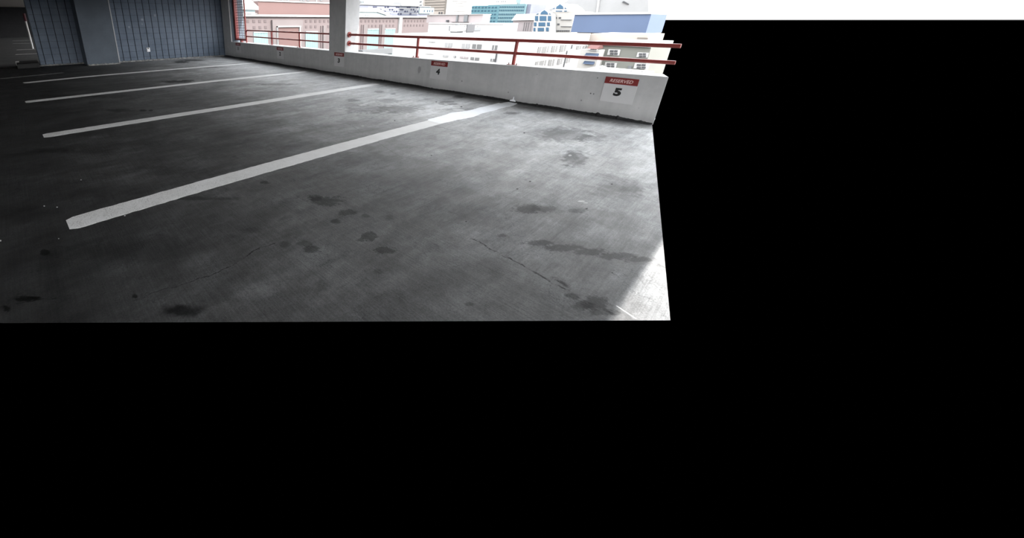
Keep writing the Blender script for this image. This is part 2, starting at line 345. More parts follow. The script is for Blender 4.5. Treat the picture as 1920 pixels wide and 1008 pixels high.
M['wire'] = plain('wire_mesh_red', (0.16, 0.09, 0.085, 1), 0.5, 0.1)
M['rubber'] = plain('black_rubber', (0.006, 0.006, 0.006, 1), 0.7, 0.3, 5, 0.2)
M['sleeve'] = plain('maroon_sleeve', (0.09, 0.02, 0.03, 1), 0.6)
M['white'] = plain('white_paint', (0.70, 0.69, 0.68, 1), 0.6, 0.04)
M['bolt'] = plain('bolt_steel', (0.16, 0.10, 0.09, 1), 0.4, 0.1, 10, 0, 0.6)

# ================================================================== THE GARAGE
# ---- floor slab (built as far as the photograph shows it)
outline = [(-1.12, 7.93), (-1.06, 7.40), (-0.02, 2.42), (-2.42, -0.60), (-2.42, -12.0), (-46.0, -12.0), (-46.0, 7.93)]
under = [(-1.7, 7.93), (-1.7, 7.40), (-0.75, 2.75), (-2.95, -0.25), (-2.95, -12.0), (-46.0, -12.0), (-46.0, 7.93)]
k = len(outline)
mb = MB(); mb.add([(x, y, 0) for x, y in outline]+[(x, y, -0.22) for x, y in under],
    [list(range(k)), list(range(2*k-1, k-1, -1))]+[[i, k+i, k+(i+1) % k, (i+1) % k] for i in range(k)])
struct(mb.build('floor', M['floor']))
# ---- ceiling slab with downstand beams
CEIL = 2.62
EDGE = -0.212+CEIL*SUN_TO.x/SUN_TO.z
mb = MB(); mb.box(-46, EDGE, -12, 8.30, CEIL, CEIL+0.35)
struct(mb.build('ceiling', M['ceiling']))
struct(MB().box(-30.0, -29.2, -12, -0.35, 2.2, CEIL).build('trim_1', M['beamred']))
struct(MB().box(-46.2, -45.9, -12, 7.9, -0.02, CEIL+.1).build('wall_back', M['farwall']))
struct(MB().box(-46.0, 0.0, -9.3, -9.0, -0.02, CEIL+.1).build('added_wall_near', M['bouncewall']))  # unseen wall added to shut out light from behind and bounce the rest
# ---- parapet wall with the pier at its left end
tops = [(-16.0, 0.63), (-15.30, 0.63), (-13.5, 0.64), (-10.3, 0.645), (-8.0, 0.65), (-5.56, 0.66), (-3.96, 0.68), (-2.9, 0.695), (-2.1, 0.705), (-1.4, 0.718), (-1.05, 0.722)]
WD = 0.53
def ztop(x):
    for (a, za), (b_, zb) in zip(tops, tops[1:]):
        if x <= b_: return za+(zb-za)*(x-a)/(b_-a)
    return tops[-1][1]
mb = MB()
pts = [(-16.3, 0.0)]+[(-1.05, 0.0)]+[(x, z) for x, z in reversed(tops) if x >= -15.3]+[(-15.30, CEIL), (-16.3, CEIL)]
mb.prism([(x, FLOOR_Y, z) for x, z in pts], (0, 0.36, 0))
mb.v = [(x-.12, y, z) if (x > -1.1 and y > FLOOR_Y+.1) else (x, y, z) for x, y, z in mb.v]
struct(mb.build('wall_front', M['parapet'], bevel=0.006))
col_ = thing('concrete_column', 'grey painted square concrete column rising from the low wall between the two railings', 'column', (-8.42, FLOOR_Y+WD/2, 0.64))
MB().box(-8.77, -8.07, FLOOR_Y, FLOOR_Y+WD, 0.646, CEIL).box(-8.77, -8.07, FLOOR_Y+.365, FLOOR_Y+WD, -0.4, 0.646).build('shaft', M['parapet'], col_)
# black sealant squeezed out along the foot of the parapet
mb = MB(); n = 640; vs = []; fs = []
for i in range(n+1):
    x = -15.98+14.92*i/n
    z = 0.034+0.010*math.sin(i*.11)*math.sin(i*.037)+0.008*random.random()+(0.02*random.random() if random.random() < 0.04 else 0); d = 0.03+0.012*random.random()
    vs += [(x, FLOOR_Y-0.002, -0.002), (x, FLOOR_Y-0.006, z), (x, FLOOR_Y-d*0.5, z*0.55), (x, FLOOR_Y-d-0.03, 0.001)]
for i in range(n):
    for k in range(3): a = i*4+k; fs.append([a, a+4, a+5, a+1])
mb.add(vs, fs); struct(mb.build('baseboard_front', M['tar']))
# ---- blue scored block wall on the left
WX = -16.0; bw, bh = 0.2436, 0.2172
WX2 = -16.40                                    # the stretch left of the pilaster stands further back
mb = MB(); mb.box(WX-0.30, WX-0.012, 1.95, FLOOR_Y+WD, 0.0, CEIL); mb.box(WX2-0.30, WX2-0.012, 0.67, 1.95, 0.0, CEIL)
backing = struct(mb.build('wall_left', M['mortar']))
mb = MB()
y = 3.224-bw*11; ys = []
while y < FLOOR_Y+bw: ys.append(y); y += bw
zs = [0.153-bh+bh*k for k in range(14)]
for y0 in ys:
    for lo, hi, wx in ((0.645, 1.94, WX2), (2.90, FLOOR_Y, WX)):
        a, b_ = max(y0+0.012, lo), min(y0+bw-0.012, hi)
        if b_-a < 0.02: continue
        for z0 in zs:
            c, d = max(z0+0.0032, 0.0), min(z0+bh-0.0032, CEIL)
            if d-c < 0.03: continue
            r = random.uniform(-0.0015, 0.0015)
            mb.box(wx-0.05, wx+r, a, b_, c, d)
mb.box(WX2-0.31, WX2-0.06, 0.63, 0.675, 0, CEIL)
MB.build(mb, 'block_face', M['block'], backing, bevel=0.004)
pil = thing('wall_pilaster', 'smooth slate blue pilaster standing out from the scored block wall', 'pilaster', (-15.75, 2.46, 0))
MB().box(-16.42, -15.5, 1.93, 2.975, 0, CEIL).build('shaft', M['pilaster'], pil, bevel=0.01)
MB().box(-15.515, -15.492, 2.95, 2.985, 0.02, CEIL-.01).build('corner_bead', M['bead'], pil, bevel=0.006)
# ragged mortar kerb at the foot of the blue wall
def kerb(x, y0, y1, n):
    vs = []; fs = []
    for i in range(n+1):
        y = y0+(y1-y0)*i/n; wv = 0.085+0.035*random.random(); zz = 0.022+0.02*random.random()
        vs += [(x-0.01, y, 0.0), (x-0.01, y, zz+.01), (x+wv*.6, y, zz), (x+wv, y, 0.0)]
    for i in range(n):
        for k in range(3): a = i*4+k; fs.append([a, a+4, a+5, a+1])
    return vs, fs
mb = MB()
for (x, a, b_) in ((WX2, 0.45, 1.93), (-15.5, 1.95, 2.98), (WX, 2.98, 7.28)):
    mb.add(*kerb(x, a, b_, int((b_-a)*30)))
struct(mb.build('baseboard_left', M['kerbgrey']))
# outlet on the blue wall
ot = thing('electrical_outlet', 'small white electrical outlet low on the slate blue block wall', 'outlet', (-15.98, 4.16, 0.42))
MB().box(-15.999, -15.975, 4.10, 4.22, 0.335, 0.495).build('back_box', M['plastic'], ot, bevel=0.005)
MB().box(-15.976, -15.955, 4.115, 4.205, 0.35, 0.425).build('cover', M['plastic'], ot, bevel=0.004)
MB().box(-15.976, -15.962, 4.135, 4.185, 0.44, 0.485).build('switch', M['kerbgrey'], ot, bevel=0.004)

# ---- stall lines
def ribbon(pts, w, z, rag=0.004, step=0.05, endtaper=True):
    """hand-sprayed stripe: centre line pts (x,y), half width w(t), slightly ragged edges, a few mm thick"""
    P2 = [Vector((p[0], p[1], 0)) for p in pts]; seg = []
    L = sum((b-a).length for a, b in zip(P2, P2[1:])); n = max(8, int(L/step)); out = []
    for i in range(n+1):
        s = L*i/n; acc = 0
        for a, b in zip(P2, P2[1:]):
            l = (b-a).length
            if s <= acc+l+1e-9: p = a+(b-a)*((s-acc)/l); d = (b-a).normalized(); break
            acc += l
        out.append((p, Vector((-d.y, d.x, 0)), i/n))
    vs = []; fs = []
    for p, nn, t in out:
        k = w(t) if callable(w) else w
        if endtaper and t in (0.0,): k *= 0.75
        l = p+nn*(k+random.uniform(-rag, rag)); r = p-nn*(k+random.uniform(-rag, rag))
        vs += [(l.x, l.y, 0.0005), (l.x, l.y, z), (r.x, r.y, z), (r.x, r.y, 0.0005)]
    m_ = len(out)
    for i in range(m_-1):
        for k in range(3): a = i*4+k; fs.append([a, a+4, a+5, a+1])
    fs += [[0, 1, 2, 3], [4*m_-1, 4*m_-2, 4*m_-3, 4*m_-4]]
    return MB().add(vs, fs)
LINES = [
    ([(-12.13, 0.02), (-12.40, 1.41), (-12.46, 1.98), (-12.54, 3.51), (-12.58, 5.33), (-12.60, 7.02)], 'narrow white stall line farthest away, nearest the blue wall'),
    ([(-9.18, -0.04), (-9.31, 2.55), (-9.37, 3.93), (-9.38, 6.98)], 'white stall line second from the blue wall, ending near sign two'),
    ([(-6.20, 0.06), (-6.24, 1.64), (-6.27, 3.67), (-6.36, 6.98)], 'white stall line meeting the wall between signs three and four'),
    ([(-3.20, 0.03), (-3.24, 1.24), (-3.25, 1.87), (-3.26, 3.55), (-3.25, 4.90), (-3.20, 6.13), (-3.19, 7.12)], 'nearest and widest white stall line, with sloppy fresh paint at its wall end')]
for i, (pts, lab) in enumerate(LINES):
    t = thing('parking_line', lab, 'parking line', (pts[0][0], pts[0][1], 0.0), 'painted stall lines')
    ribbon(pts, lambda u: 0.118+0.012*u-0.05*max(0, (u-.93)/.07 if i < 3 else 0), 0.0012, 0.005).build('stripe', M['paint'], t)
    if i == 3:
        fp = [(-3.27, 4.92), (-3.235, 5.6), (-3.205, 6.1), (-3.19, 6.6), (-3.17, 7.0), (-3.15, 7.34)]
        wf = lambda u: 0.132+0.055*math.exp(-((u-.28)/.14)**2)+0.010*math.sin(u*23)-0.035*max(0, u-.75)/.25
        ribbon(fp, wf, 0.0024, 0.006, 0.03).build('fresh_paint', M['fresh'], t)
        MB().add([(-3.24, 7.38, 0.02), (-3.12, 7.38, 0.02), (-3.13, 7.378, 0.045), (-3.158, 7.376, 0.06), (-3.164, 7.376, 0.115), (-3.176, 7.376, 0.11), (-3.182, 7.376, 0.06), (-3.23, 7.378, 0.04)], [[0, 1, 2, 3, 4, 5, 6, 7]]).build('paint_splash', M['fresh'], t)
# faint ghost of an older stripe by the blue wall, and the lines of the far bay
gl = thing('parking_line', 'faint worn grey stripe between first white stall line and blue wall', 'parking line', (-13.6, 0.2, 0), 'painted stall lines')
a, b_ = onZ(0, 147.6), onZ(118, 136.3)
ribbon([(a.x, a.y), (b_.x, b_.y)], 0.09, 0.002, 0.01).build('stripe', plain('worn_paint', (0.16, 0.16, 0.16, 1), 0.8, 0.5, 12), gl)
farl = [((23, 76.6), (60, 75.6), 'thin white line in far bay beyond the blue wall, most distant of four'), ((24, 81.8), (62, 81.0), 'thin white line in far bay beyond the blue wall, second most distant of four'),
        ((31, 93.4), (66, 92.1), 'thin white line in far bay beyond the blue wall, second nearest of four'), ((29, 102.3), (69, 100.5), 'thin white line in far bay beyond the blue wall, nearest of four')]
for A, B, lab in farl:
    a, b_ = onZ(*A), onZ(*B); t = thing('parking_line', lab, 'parking line', (a.x, a.y, 0), 'stall lines of the far bay')
    ribbon([(a.x, a.y), (b_.x, b_.y)], 0.10, 0.003, 0.004, 0.2).build('stripe', M['white'], t)

# ---- black wheel stop at the corner of the blue wall, post beyond it
fl, fr_ = onZ(44, 128.5, 0.0), onZ(77, 126.5, 0.0)
ks = thing('wheel_stop', 'low black rubber wheel stop with white tip at the corner of the blue wall', 'wheel stop', (fl.x, fl.y, 0))
x1 = fl.x-.02; x0 = x1-1.05; y0 = -0.02; y1 = 0.58
mb = MB(); mb.prism([(x1, y0, 0), (x1-.02, y0, .14), (x1-.06, y0, .165), (x0, y0, .165), (x0-.04, y0, 0)], (0, y1-y0, 0)); mb.build('body', M['rubber'], ks, bevel=0.01)
MB().prism([(x0+.08, y0-.012, 0.05), (x1-.55, y0-.012, .05), (x1-.55, y0-.012, .168), (x0+.08, y0-.012, .168)], (0, .10, 0)).build('white_tip', M['white'], ks, bevel=0.004)
pp = onX(54, 61.5, -27.0)
ps = thing('marker_post', 'thin white post with dark red sleeve beside the edge of the blue wall', 'post', (pp.x, pp.y, 0))
MB().tube([(pp.x, pp.y, 0), (pp.x, pp.y, 1.45)], 0.045, 12).build('post', M['white'], ps, smooth=True)
MB().tube([(pp.x, pp.y, 1.45), (pp.x, pp.y, 1.85)], 0.065, 12).build('sleeve', M['sleeve'], ps, smooth=True)

# ---- signs
def text_mesh(txt, size, shear=0.0, bold=0.0, spacing=1.0):
    cu = bpy.data.curves.new('lettering', 'FONT'); cu.body = txt; cu.size = size; cu.shear = shear; cu.offset = bold
    cu.extrude = 0.0006; cu.align_x = 'CENTER'; cu.align_y = 'CENTER'; cu.space_character = spacing; cu.resolution_u = 6
    o = bpy.data.objects.new('lettering', cu); COL.objects.link(o); bpy.context.view_layer.update()
    dg = bpy.context.evaluated_depsgraph_get(); me = bpy.data.meshes.new_from_object(o.evaluated_get(dg))
    bpy.data.objects.remove(o); return me
def fit(me, w, h):
    xs = [v.co.x for v in me.vertices]; ys_ = [v.co.y for v in me.vertices]
    cx, cy = (max(xs)+min(xs))/2, (max(ys_)+min(ys_))/2; sx, sy = w/(max(xs)-min(xs)), h/(max(ys_)-min(ys_))
    for v in me.vertices: v.co.x = (v.co.x-cx)*sx; v.co.y = (v.co.y-cy)*sy
    return me
SY = FLOOR_Y-0.001
words = ['one', 'two', 'three', 'four', 'five']
SIGNS = [(-14.69, .612), (-11.47, .606), (-8.31, .618), (-4.92, .638), (-1.585, .650)]
where = ['small red and white reserved sign numbered 1, under the wire mesh panel', 'red and white reserved sign numbered 2, on the wall under the left railing',
         'red and white reserved sign numbered 3, at the foot of the concrete column', 'red and white reserved sign numbered 4, between the two right railing posts', 'largest red and white reserved sign, numbered 5, at the right edge']
res_me = fit(text_mesh('RESERVED', 0.06, 0.28, 0.0012, 1.05), 0.300, 0.052); res_me.materials.append(M['letter'])
for i, (x, zt) in enumerate(SIGNS):
    t = thing('parking_sign', where[i], 'sign', (x, SY, zt-.39), 'numbered parking signs on the low wall')
    MB().box(x-.215, x+.215, SY-.004, SY, zt-.395, zt).build('plate', M['signwhite'], t, bevel=0.001)
    hd = MB().box(x-.215, x+.215, SY-.0055, SY-.0038, zt-.105, zt).build('header', M['signred'], t)
    lo = bpy.data.objects.new('lettering', res_me); COL.objects.link(lo); lo.parent = hd
    lo.location = Vector((x, SY-.0062, zt-.053)); lo.rotation_euler = (math.pi/2, 0, 0); lo['label'] = 'pale italic word RESERVED'
    nm = fit(text_mesh(str(i+1), 0.16, 0.06, 0.0072 if i == 2 else 0.0095), 0.058 if i == 0 else 0.100, 0.130); nm.materials.append(M['black'])
    no = bpy.data.objects.new('number', nm); COL.objects.link(no); no.parent = t
    no.location = Vector((x-.012, SY-.0048, zt-.225))-Vector(t.location); no.rotation_euler = (math.pi/2, 0, 0); no['label'] = 'black numeral '+str(i+1)

# ---- railings
RY = FLOOR_Y+0.15
def guard_post(rail, x, hi, r=0.027):
    z0 = ztop(x)
    p = MB().tube([(x, RY, z0), (x, RY, hi)], r, 16).build('post', M['railred'], rail, smooth=True)
    bp = MB().box(x-.10, x+.10, RY-.06, RY+.06, z0-.001, z0+.010).build('base_plate', M['railred'], rail, bevel=0.002)
    for sx in (-1, 1):
        MB().tube([(x+sx*.075, RY-.03, z0+.008), (x+sx*.075, RY-.03, z0+.038)], .010, 8).build('bolt', M['bolt'], bp).location = (0, 0, 0)
R1 = thing('guard_rail', 'red tube railing left of the concrete column with a rounded corner end', 'railing', (-11.3, RY, .65))
def hz(x): return 1.118+(max(x, -8.0)+8.0)*0.0048
def lz(x): return 0.880+(max(x, -8.0)+8.0)*0.0052
e0 = -14.2
arc = [(e0, RY, ztop(e0))]+[(e0, RY, 0.99)]+[(e0+.12-.12*math.cos(a), RY, 1.0+.118*math.sin(a)) for a in [math.pi/2*k/6 for k in range(7)]]+[(-8.77, RY, 1.118)]
MB().tube(arc, 0.026, 16).build('top_rail', M['railred'], R1, smooth=True)
MB().tube([(e0, RY, .885), (-8.77, RY, .875)], 0.024, 16).build('mid_rail', M['railred'], R1, smooth=True)
for x in (-12.25, -10.49): guard_post(R1, x, 1.10)
R2 = thing('guard_rail', 'red tube railing right of the concrete column, bolted to its side', 'railing', (-4.4, RY, .67))
MB().tube([(-8.07, RY, hz(-8.07)), (-4, RY, hz(-4)), (-1.05, RY, hz(-1.05))], 0.031, 18).build('top_rail', M['railred'], R2, smooth=True)
MB().tube([(-8.07, RY, lz(-8.07)), (-4, RY, lz(-4)), (-1.05, RY, lz(-1.05))], 0.029, 18).build('mid_rail', M['railred'], R2, smooth=True)
for x in (-5.67, -3.37): guard_post(R2, x, hz(x)-.02, 0.031)
for z in (hz(-8.07), lz(-8.07)):
    f = MB().tube([(-8.07, RY, z), (-8.05, RY, z)], 0.075, 20).build('flange', M['railred'], R2, bevel=0.003)
    for a in range(4):
        an = math.pi/4+a*math.pi/2
        MB().tube([(-8.052, RY+.055*math.cos(an), z+.055*math.sin(an)), (-8.035, RY+.055*math.cos(an), z+.055*math.sin(an))], .010, 8).build('bolt', M['bolt'], f).location = (0, 0, 0)
struct(MB().box(-15.302, -15.275, FLOOR_Y+.05, FLOOR_Y+WD+.1, ztop(-15.2), CEIL).build('trim_2', M['pilaster']))
# ---- wire mesh panel at the left end of the opening
MPY = FLOOR_Y+0.24; xa, xb = -15.26, -14.36
mp = thing('mesh_panel', 'tall red framed wire mesh panel at the left end of the opening', 'mesh panel', ((xa+xb)/2, MPY, .63))
MB().box(xa, xa+.10, MPY-.07, MPY+.07, .70, CEIL-.02).build('stile', M['railred'], mp, bevel=0.006)
MB().box(xb-.06, xb, MPY-.025, MPY+.025, .70, CEIL-.02).build('stile', M['railred'], mp, bevel=0.006)
MB().box(xa+.10, xb-.06, MPY-.03, MPY+.03, .70, .77).build('bottom_rail', M['railred'], mp, bevel=0.005)
MB().box((xa+xb)/2-.05, (xa+xb)/2+.05, MPY-.05, MPY+.05, ztop(-14.8), .71).build('foot', M['railred'], mp, bevel=0.004)
mb = MB(); z = .80
while z < CEIL-.05: mb.box(xa+.09, xb-.05, MPY-.008, MPY+.008, z-.0065, z+.0065); z += .10
x = xa+.16
while x < xb-.06: mb.box(x-.006, x+.006, MPY-.018, MPY-.008, .76, CEIL-.03); x += .20
mb.build('wire_mesh', M['wire'], mp)

# ================================================================== THE CITY BEYOND
def cm(name, c, rough=0.8, var=0.06, sc=0.15): return plain(name, c, rough, var, sc)
K = {}
CITY = 0.27
for k, c in dict(pink=(.335,.262,.258), pinkdeep=(.30,.172,.158), pinkpale=(.34,.285,.28), palepink=(.78,.68,.675), white=(1.12,1.09,1.06), cream=(.90,.86,.80), beige=(.92,.80,.70), beigedark=(.42,.36,.31),
                 turquoise=(.38,.64,.61), cyanpale=(.56,.72,.74), teal=(.20,.43,.50), teallight=(.33,.55,.60), tealwin=(.05,.17,.25), lav=(.42,.44,.55), lavwin=(.06,.07,.16), grey=(.34,.35,.36), greydark=(.16,.16,.17), winmauve=(.23,.175,.175),
                 wingrey=(.36,.355,.35), blue=(.215,.30,.50), bluewin=(.10,.24,.40), sage=(.40,.40,.35), navy=(.06,.10,.18), redroof=(.22,.07,.06), palegrey=(.78,.77,.76), tan=(.52,.42,.30)).items():
    K[k] = cm('city_'+k, tuple(v*CITY for v in c)+(1,))
GZ = -22.0
def wall_rect_X(X, p0, p1, th):       # pixel corners on plane X -> box standing th proud of it (towards the garage)
    a, b_ = onX(*p0, X), onX(*p1, X)
    return MB().box(X-.15, X+th, min(a.y, b_.y), max(a.y, b_.y), min(a.z, b_.z), max(a.z, b_.z))
def wall_rect_Y(Y, p0, p1, th):
    a, b_ = onY(*p0, Y), onY(*p1, Y)
    return MB().box(min(a.x, b_.x), max(a.x, b_.x), Y-th, Y+.15, min(a.z, b_.z), max(a.z, b_.z))

# 1 the pink mall across the street: a long wall running away to the right
XP = -60.0
pk = thing('mall_building', 'long pink mall with rows of square windows and turquoise glazing across the street', 'building', (XP-10, 66, GZ))
zt = onX(600, 31.2, XP).z; yl = onX(430, 60, XP).y; yr = onX(805, 45, XP).y
MB().box(XP-14, XP, yl, yr, GZ, zt).build('wall', K['pink'], pk)
MB().box(XP-14.3, XP+.5, yl, yr+.4, zt-.05, zt+.28).build('cornice', K['white'], pk)
sqw = abs(onX(489.2, 40, XP).y-onX(484.6, 40, XP).y)/2
z1, z2 = onX(487, 39.9, XP).z, onX(487, 51.4, XP).z; sqh = abs(onX(487, 37.2, XP).z-onX(487, 42.6, XP).z)/2
xr1 = [464.4,476,487,497.2,573.9,582.8,591.4,600,607.8,616,677.3,685.2,691.4,698.4,705.5,712.2,718.8,725,731.6,737.5,759.8,765.6,771.6,777.3,782.8,788.6,794.2]
xr2 = [476,487,497.5,573.9,582.8,591.4,616,691,698,704.7,724.5,731.3,737.5,759,764.8,770.8,776.5,782,787.8,793.4]
for zc, xs in ((z1, xr1), (z2, xr2)):
    for x in xs:
        yc = onX(x, 44, XP).y; MB().box(XP-.2, XP+.06, yc-sqw, yc+sqw, zc-sqh, zc+sqh).build('window', K['winmauve'], pk)
for p0, p1 in (((475, 61), (502, 84)), ((572.5, 60), (595, 90)), ((688.5, 55), (707, 100)), ((721.5, 54.5), (737, 103))):
    o = wall_rect_X(XP, p0, p1, .10).build('glazing', K['turquoise'], pk)
    a, b_ = onX(*p0, XP), onX(*p1, XP); y0, y1, zb_, zt_ = min(a.y, b_.y), max(a.y, b_.y), min(a.z, b_.z), max(a.z, b_.z)
    f = MB()
    for k in range(6):
        yy = y0+(y1-y0)*k/5; f.box(XP, XP+.14, yy-.035, yy+.035, zb_, zt_)
    f.box(XP, XP+.2, y0, y1, zt_-.12, zt_+.12)
    fo = f.build('mullions', K['cyanpale'], o); fo.location = (0, 0, 0)
wall_rect_X(XP, (508, 37.5), (566, 100), .5).build('portal_surround', K['pinkpale'], pk)
wall_rect_X(XP, (518, 50), (557, 100), .7).build('portal_panel', K['pinkdeep'], pk)
f = wall_rect_X(XP, (515.5, 48.8), (559, 50.4), 1.0); g2 = wall_rect_X(XP, (515.5, 48.8), (518, 105), 1.0); g3 = wall_rect_X(XP, (556.8, 48.8), (559, 105), 1.0)
f.add(g2.v, g2.f); f.add(g3.v, g3.f); f.build('portal_frame', K['white'], pk)
for p0, p1 in (((600.5, 48.5), (604, 92)), ((677, 46.5), (680, 100)), ((711.8, 46), (714.6, 84))): wall_rect_X(XP, p0, p1, .12).build('recess', K['winmauve'], pk)
for p0, p1 in (((605, 48), (610, 95)), ((681, 46.5), (686, 100)), ((715.2, 46), (719, 84))): wall_rect_X(XP, p0, p1, .25).build('pier', K['pinkpale'], pk)
wall_rect_X(XP, (747.4, 31.8), (748.9, 80), .4).build('downpipe', K['white'], pk)
wall_rect_X(XP, (668, 93.5), (735, 98), 2.0).build('entrance_canopy', K['grey'], pk)
# 2 upper pink block, set back on the roof
XU = -75.0
ub = thing('upper_block', 'plain salmon pink upper storey set back above the pink mall', 'building', (XU-8, 70, zt))
zu = onX(560, 4.6, XU).z; ya, yb = onX(484.5, 18, XU).y, onX(668, 18, XU).y
MB().box(XU-15, XU, ya, yb, GZ, zu).build('wall', K['pinkdeep'], ub)
MB().box(XU-15.2, XU+.3, ya, yb, zu-.02, zu+.20).build('coping', K['white'], ub)
XT = -96.0
tb = thing('pink_tower', 'pale pink block with grey windows rising behind the salmon upper storey', 'building', (XT-8, 90, GZ))
MB().box(XT-12, XT, onX(472, 2, XT).y, onX(664, 2, XT).y, GZ, 22).build('wall', K['pinkpale'], tb)
for x in (497, 527, 538, 562, 567, 575, 600): wall_rect_X(XT, (x, -8), (x+4, 2.0), .1).build('window', K['grey'], tb)
wall_rect_X(XT, (592, -9), (593.2, 4), .3).build('downpipe', K['white'], tb)
# 3 white pavilion with hipped skylight
XV = -64.0
pv = thing('roof_pavilion', 'white hip roofed pavilion with greenish glazing on the pink mall roof', 'pavilion', (XV-4, 36, zt))
a = onX(436, 18, XV); b_ = onX(485, 18, XV); zf0, zf1 = onX(470, 18, XV).z, onX(470, 12.5, XV).z
MB().box(XV-6, XV, a.y, b_.y, zf0, zf1).build('fascia', K['white'], pv)
rp = MB(); c0, c1, c2, c3 = (XV, a.y, zf1), (XV, b_.y, zf1), (XV-6, b_.y, zf1), (XV-6, a.y, zf1); ap = onX(466, -4, XV-3)
ay = ap.y
rp.add([c0, c1, c2, c3, (XV-3, a.y+.5, ap.z), (XV-3, ay, ap.z)], [[0, 1, 5, 4], [1, 2, 5], [2, 3, 4, 5], [3, 0, 4], [3, 2, 1, 0]]); rp.build('roof', K['white'], pv)
MB().box(XV-5.6, XV-.5, a.y, b_.y-.5, zt, zf0).build('glazing', K['cyanpale'], pv)
for x0 in (470, 474, 478): wall_rect_X(XV-.35, (x0-9, 25.5), (x0-6, 29), .05).build('window', K['grey'], pv)
wall_rect_X(XV, (437, 24.3), (482, 25.4), .1).build('rail', K['white'], pv)
# 4 pale cyan pitched roof
XC = -112.0
cyr = thing('cyan_roofed_building', 'low building with pale cyan wall and white sloping roof right of the column', 'building', (XC-6, 110, GZ))
MB().box(XC-8, XC, onX(640, 25, XC).y, onX(731, 28, XC).y, GZ, onX(700, 22, XC).z).build('wall', K['cyanpale'], cyr)
q = [onX(640, 15, XC), onX(706, 14.8, XC), onX(737, 31, XC), onX(737, 33, XC), onX(706, 22.5, XC), onX(640, 22, XC)]
MB().prism([p+Vector((.4, 0, 0)) for p in q], (-8, 0, 0)).build('roof', K['white'], cyr)
for x0 in (685, 689): wall_rect_X(XC+.2, (x0, 28.3), (x0+3, 30.5), .3).build('vent', K['grey'], cyr)
# 5 lavender office building with ribbon windows
XL = -160.0
lv = thing('office_building', 'lavender grey office block with scattered dark window bands', 'building', (XL-8, 150, GZ))
zl = onX(740, 11.0, XL).z
MB().box(XL-14, XL, onX(660, 20, XL).y, onX(806, 20, XL).y, GZ, zl).build('wall', K['lav'], lv)
MB().box(XL-14, XL+.6, onX(660, 20, XL).y, onX(806, 20, XL).y, zl, zl+.5).build('coping', K['palegrey'], lv)
for ys_, xs in ((13.6, [(699,702.5),(703,706.5),(721,723.7),(725.5,729.2),(742.3,745),(745.6,748.4),(763,765),(766,769.5),(781.6,784)]),
                (18.2, [(711,715),(729.5,732),(734,737),(750,756.5),(770,772),(774,776.5)]),
                (21.6, [(716.5,720),(720.5,723.2),(738,740),(742,745),(758,761.5),(763,764.5),(777,779),(782,784)]),
                (26.0, [(725,728),(729,731.4),(745.4,748),(750,753),(768,771)])):
    for x0, x1 in xs: wall_rect_X(XL, (x0, ys_-1.7), (x1, ys_+1.7), .1).build('window', K['lavwin'], lv)
for yy in (16, 20, 24.4): wall_rect_X(XL, (690, yy-.3), (800, yy+.1), .06).build('floor_band', K['palegrey'], lv)
MB().box(XL-10, XL-4, onX(738, 6, XL-4).y, onX(753, 6, XL-4).y, zl, onX(745, 1.3, XL-4).z).build('plant_room', K['palegrey'], lv)
wall_rect_X(XL+.2, (786, 14), (812, 26), .4).build('end_panel', K['cyanpale'], lv)
for x0 in (795, 801, 805, 810): wall_rect_X(XL+.6, (x0, 19), (x0+1, 22.5), .1).build('window', K['lavwin'], lv)
# 6 far cyan tower
XF = -230.0
ft = thing('far_tower', 'hazy pale cyan tower with grey window strips just right of the column', 'building', (XF-8, 210, GZ))
MB().box(XF-20, XF, onX(660, 10, XF).y, onX(708.5, 10, XF).y, GZ, 40).build('wall', K['cyanpale'], ft)
for x0, x1, y0, y1 in ((675, 678.5, 2, 7), (675, 678.5, 10.5, 14), (680, 682.4, 9, 14), (683, 684.6, 9.5, 14), (680, 682, 2, 5)): wall_rect_X(XF, (x0, y0), (x1, y1), .2).build('window', K['grey'], ft)
# 7 beige banded tower
YB = 262.0
bt = thing('banded_tower', 'beige tower with horizontal dark bands and a shaded taupe right corner', 'building', (-160, YB+10, GZ))
xa_, xb_ = onY(792, 12, YB).x, onY(840.5, 12, YB).x
MB().box(xa_, xb_, YB, YB+14, GZ, 34).build('wall', K['beige'], bt)
for y0, x0 in ((3.4, 797), (8.6, 797), (13.2, 806), (18.4, 815), (-2, 797)): wall_rect_Y(YB, (x0, y0), (836, y0+1.0), .4).build('band', K['beigedark'], bt)
wall_rect_Y(YB, (837.5, -12), (840.5, 27), .8).build('corner_pier', K['beigedark'], bt)
for x0 in (823, 827.5, 833): wall_rect_Y(YB, (x0, 22.5), (x0+2, 26), .4).build('window', K['greydark'], bt)
for y0 in (1.8, 8): wall_rect_Y(YB-6, (786.5, y0), (791, y0+3.6), .3).build('sign_panel', K['grey'], bt)
# 8 white banded tower
XW = -128.0
wt = thing('white_tower', 'overexposed white tower with faint horizontal bands', 'building', (XW-8, 180, GZ))
MB().box(XW-3, XW, onX(846, 10, XW).y, onX(879, 10, XW).y, GZ, 36).build('wall', K['white'], wt)
for y0 in (2, 5.5, 10.5, 16, 20.5, 24): wall_rect_X(XW, (848, y0), (876, y0+1.0), .3).build('band', K['cream'], wt)
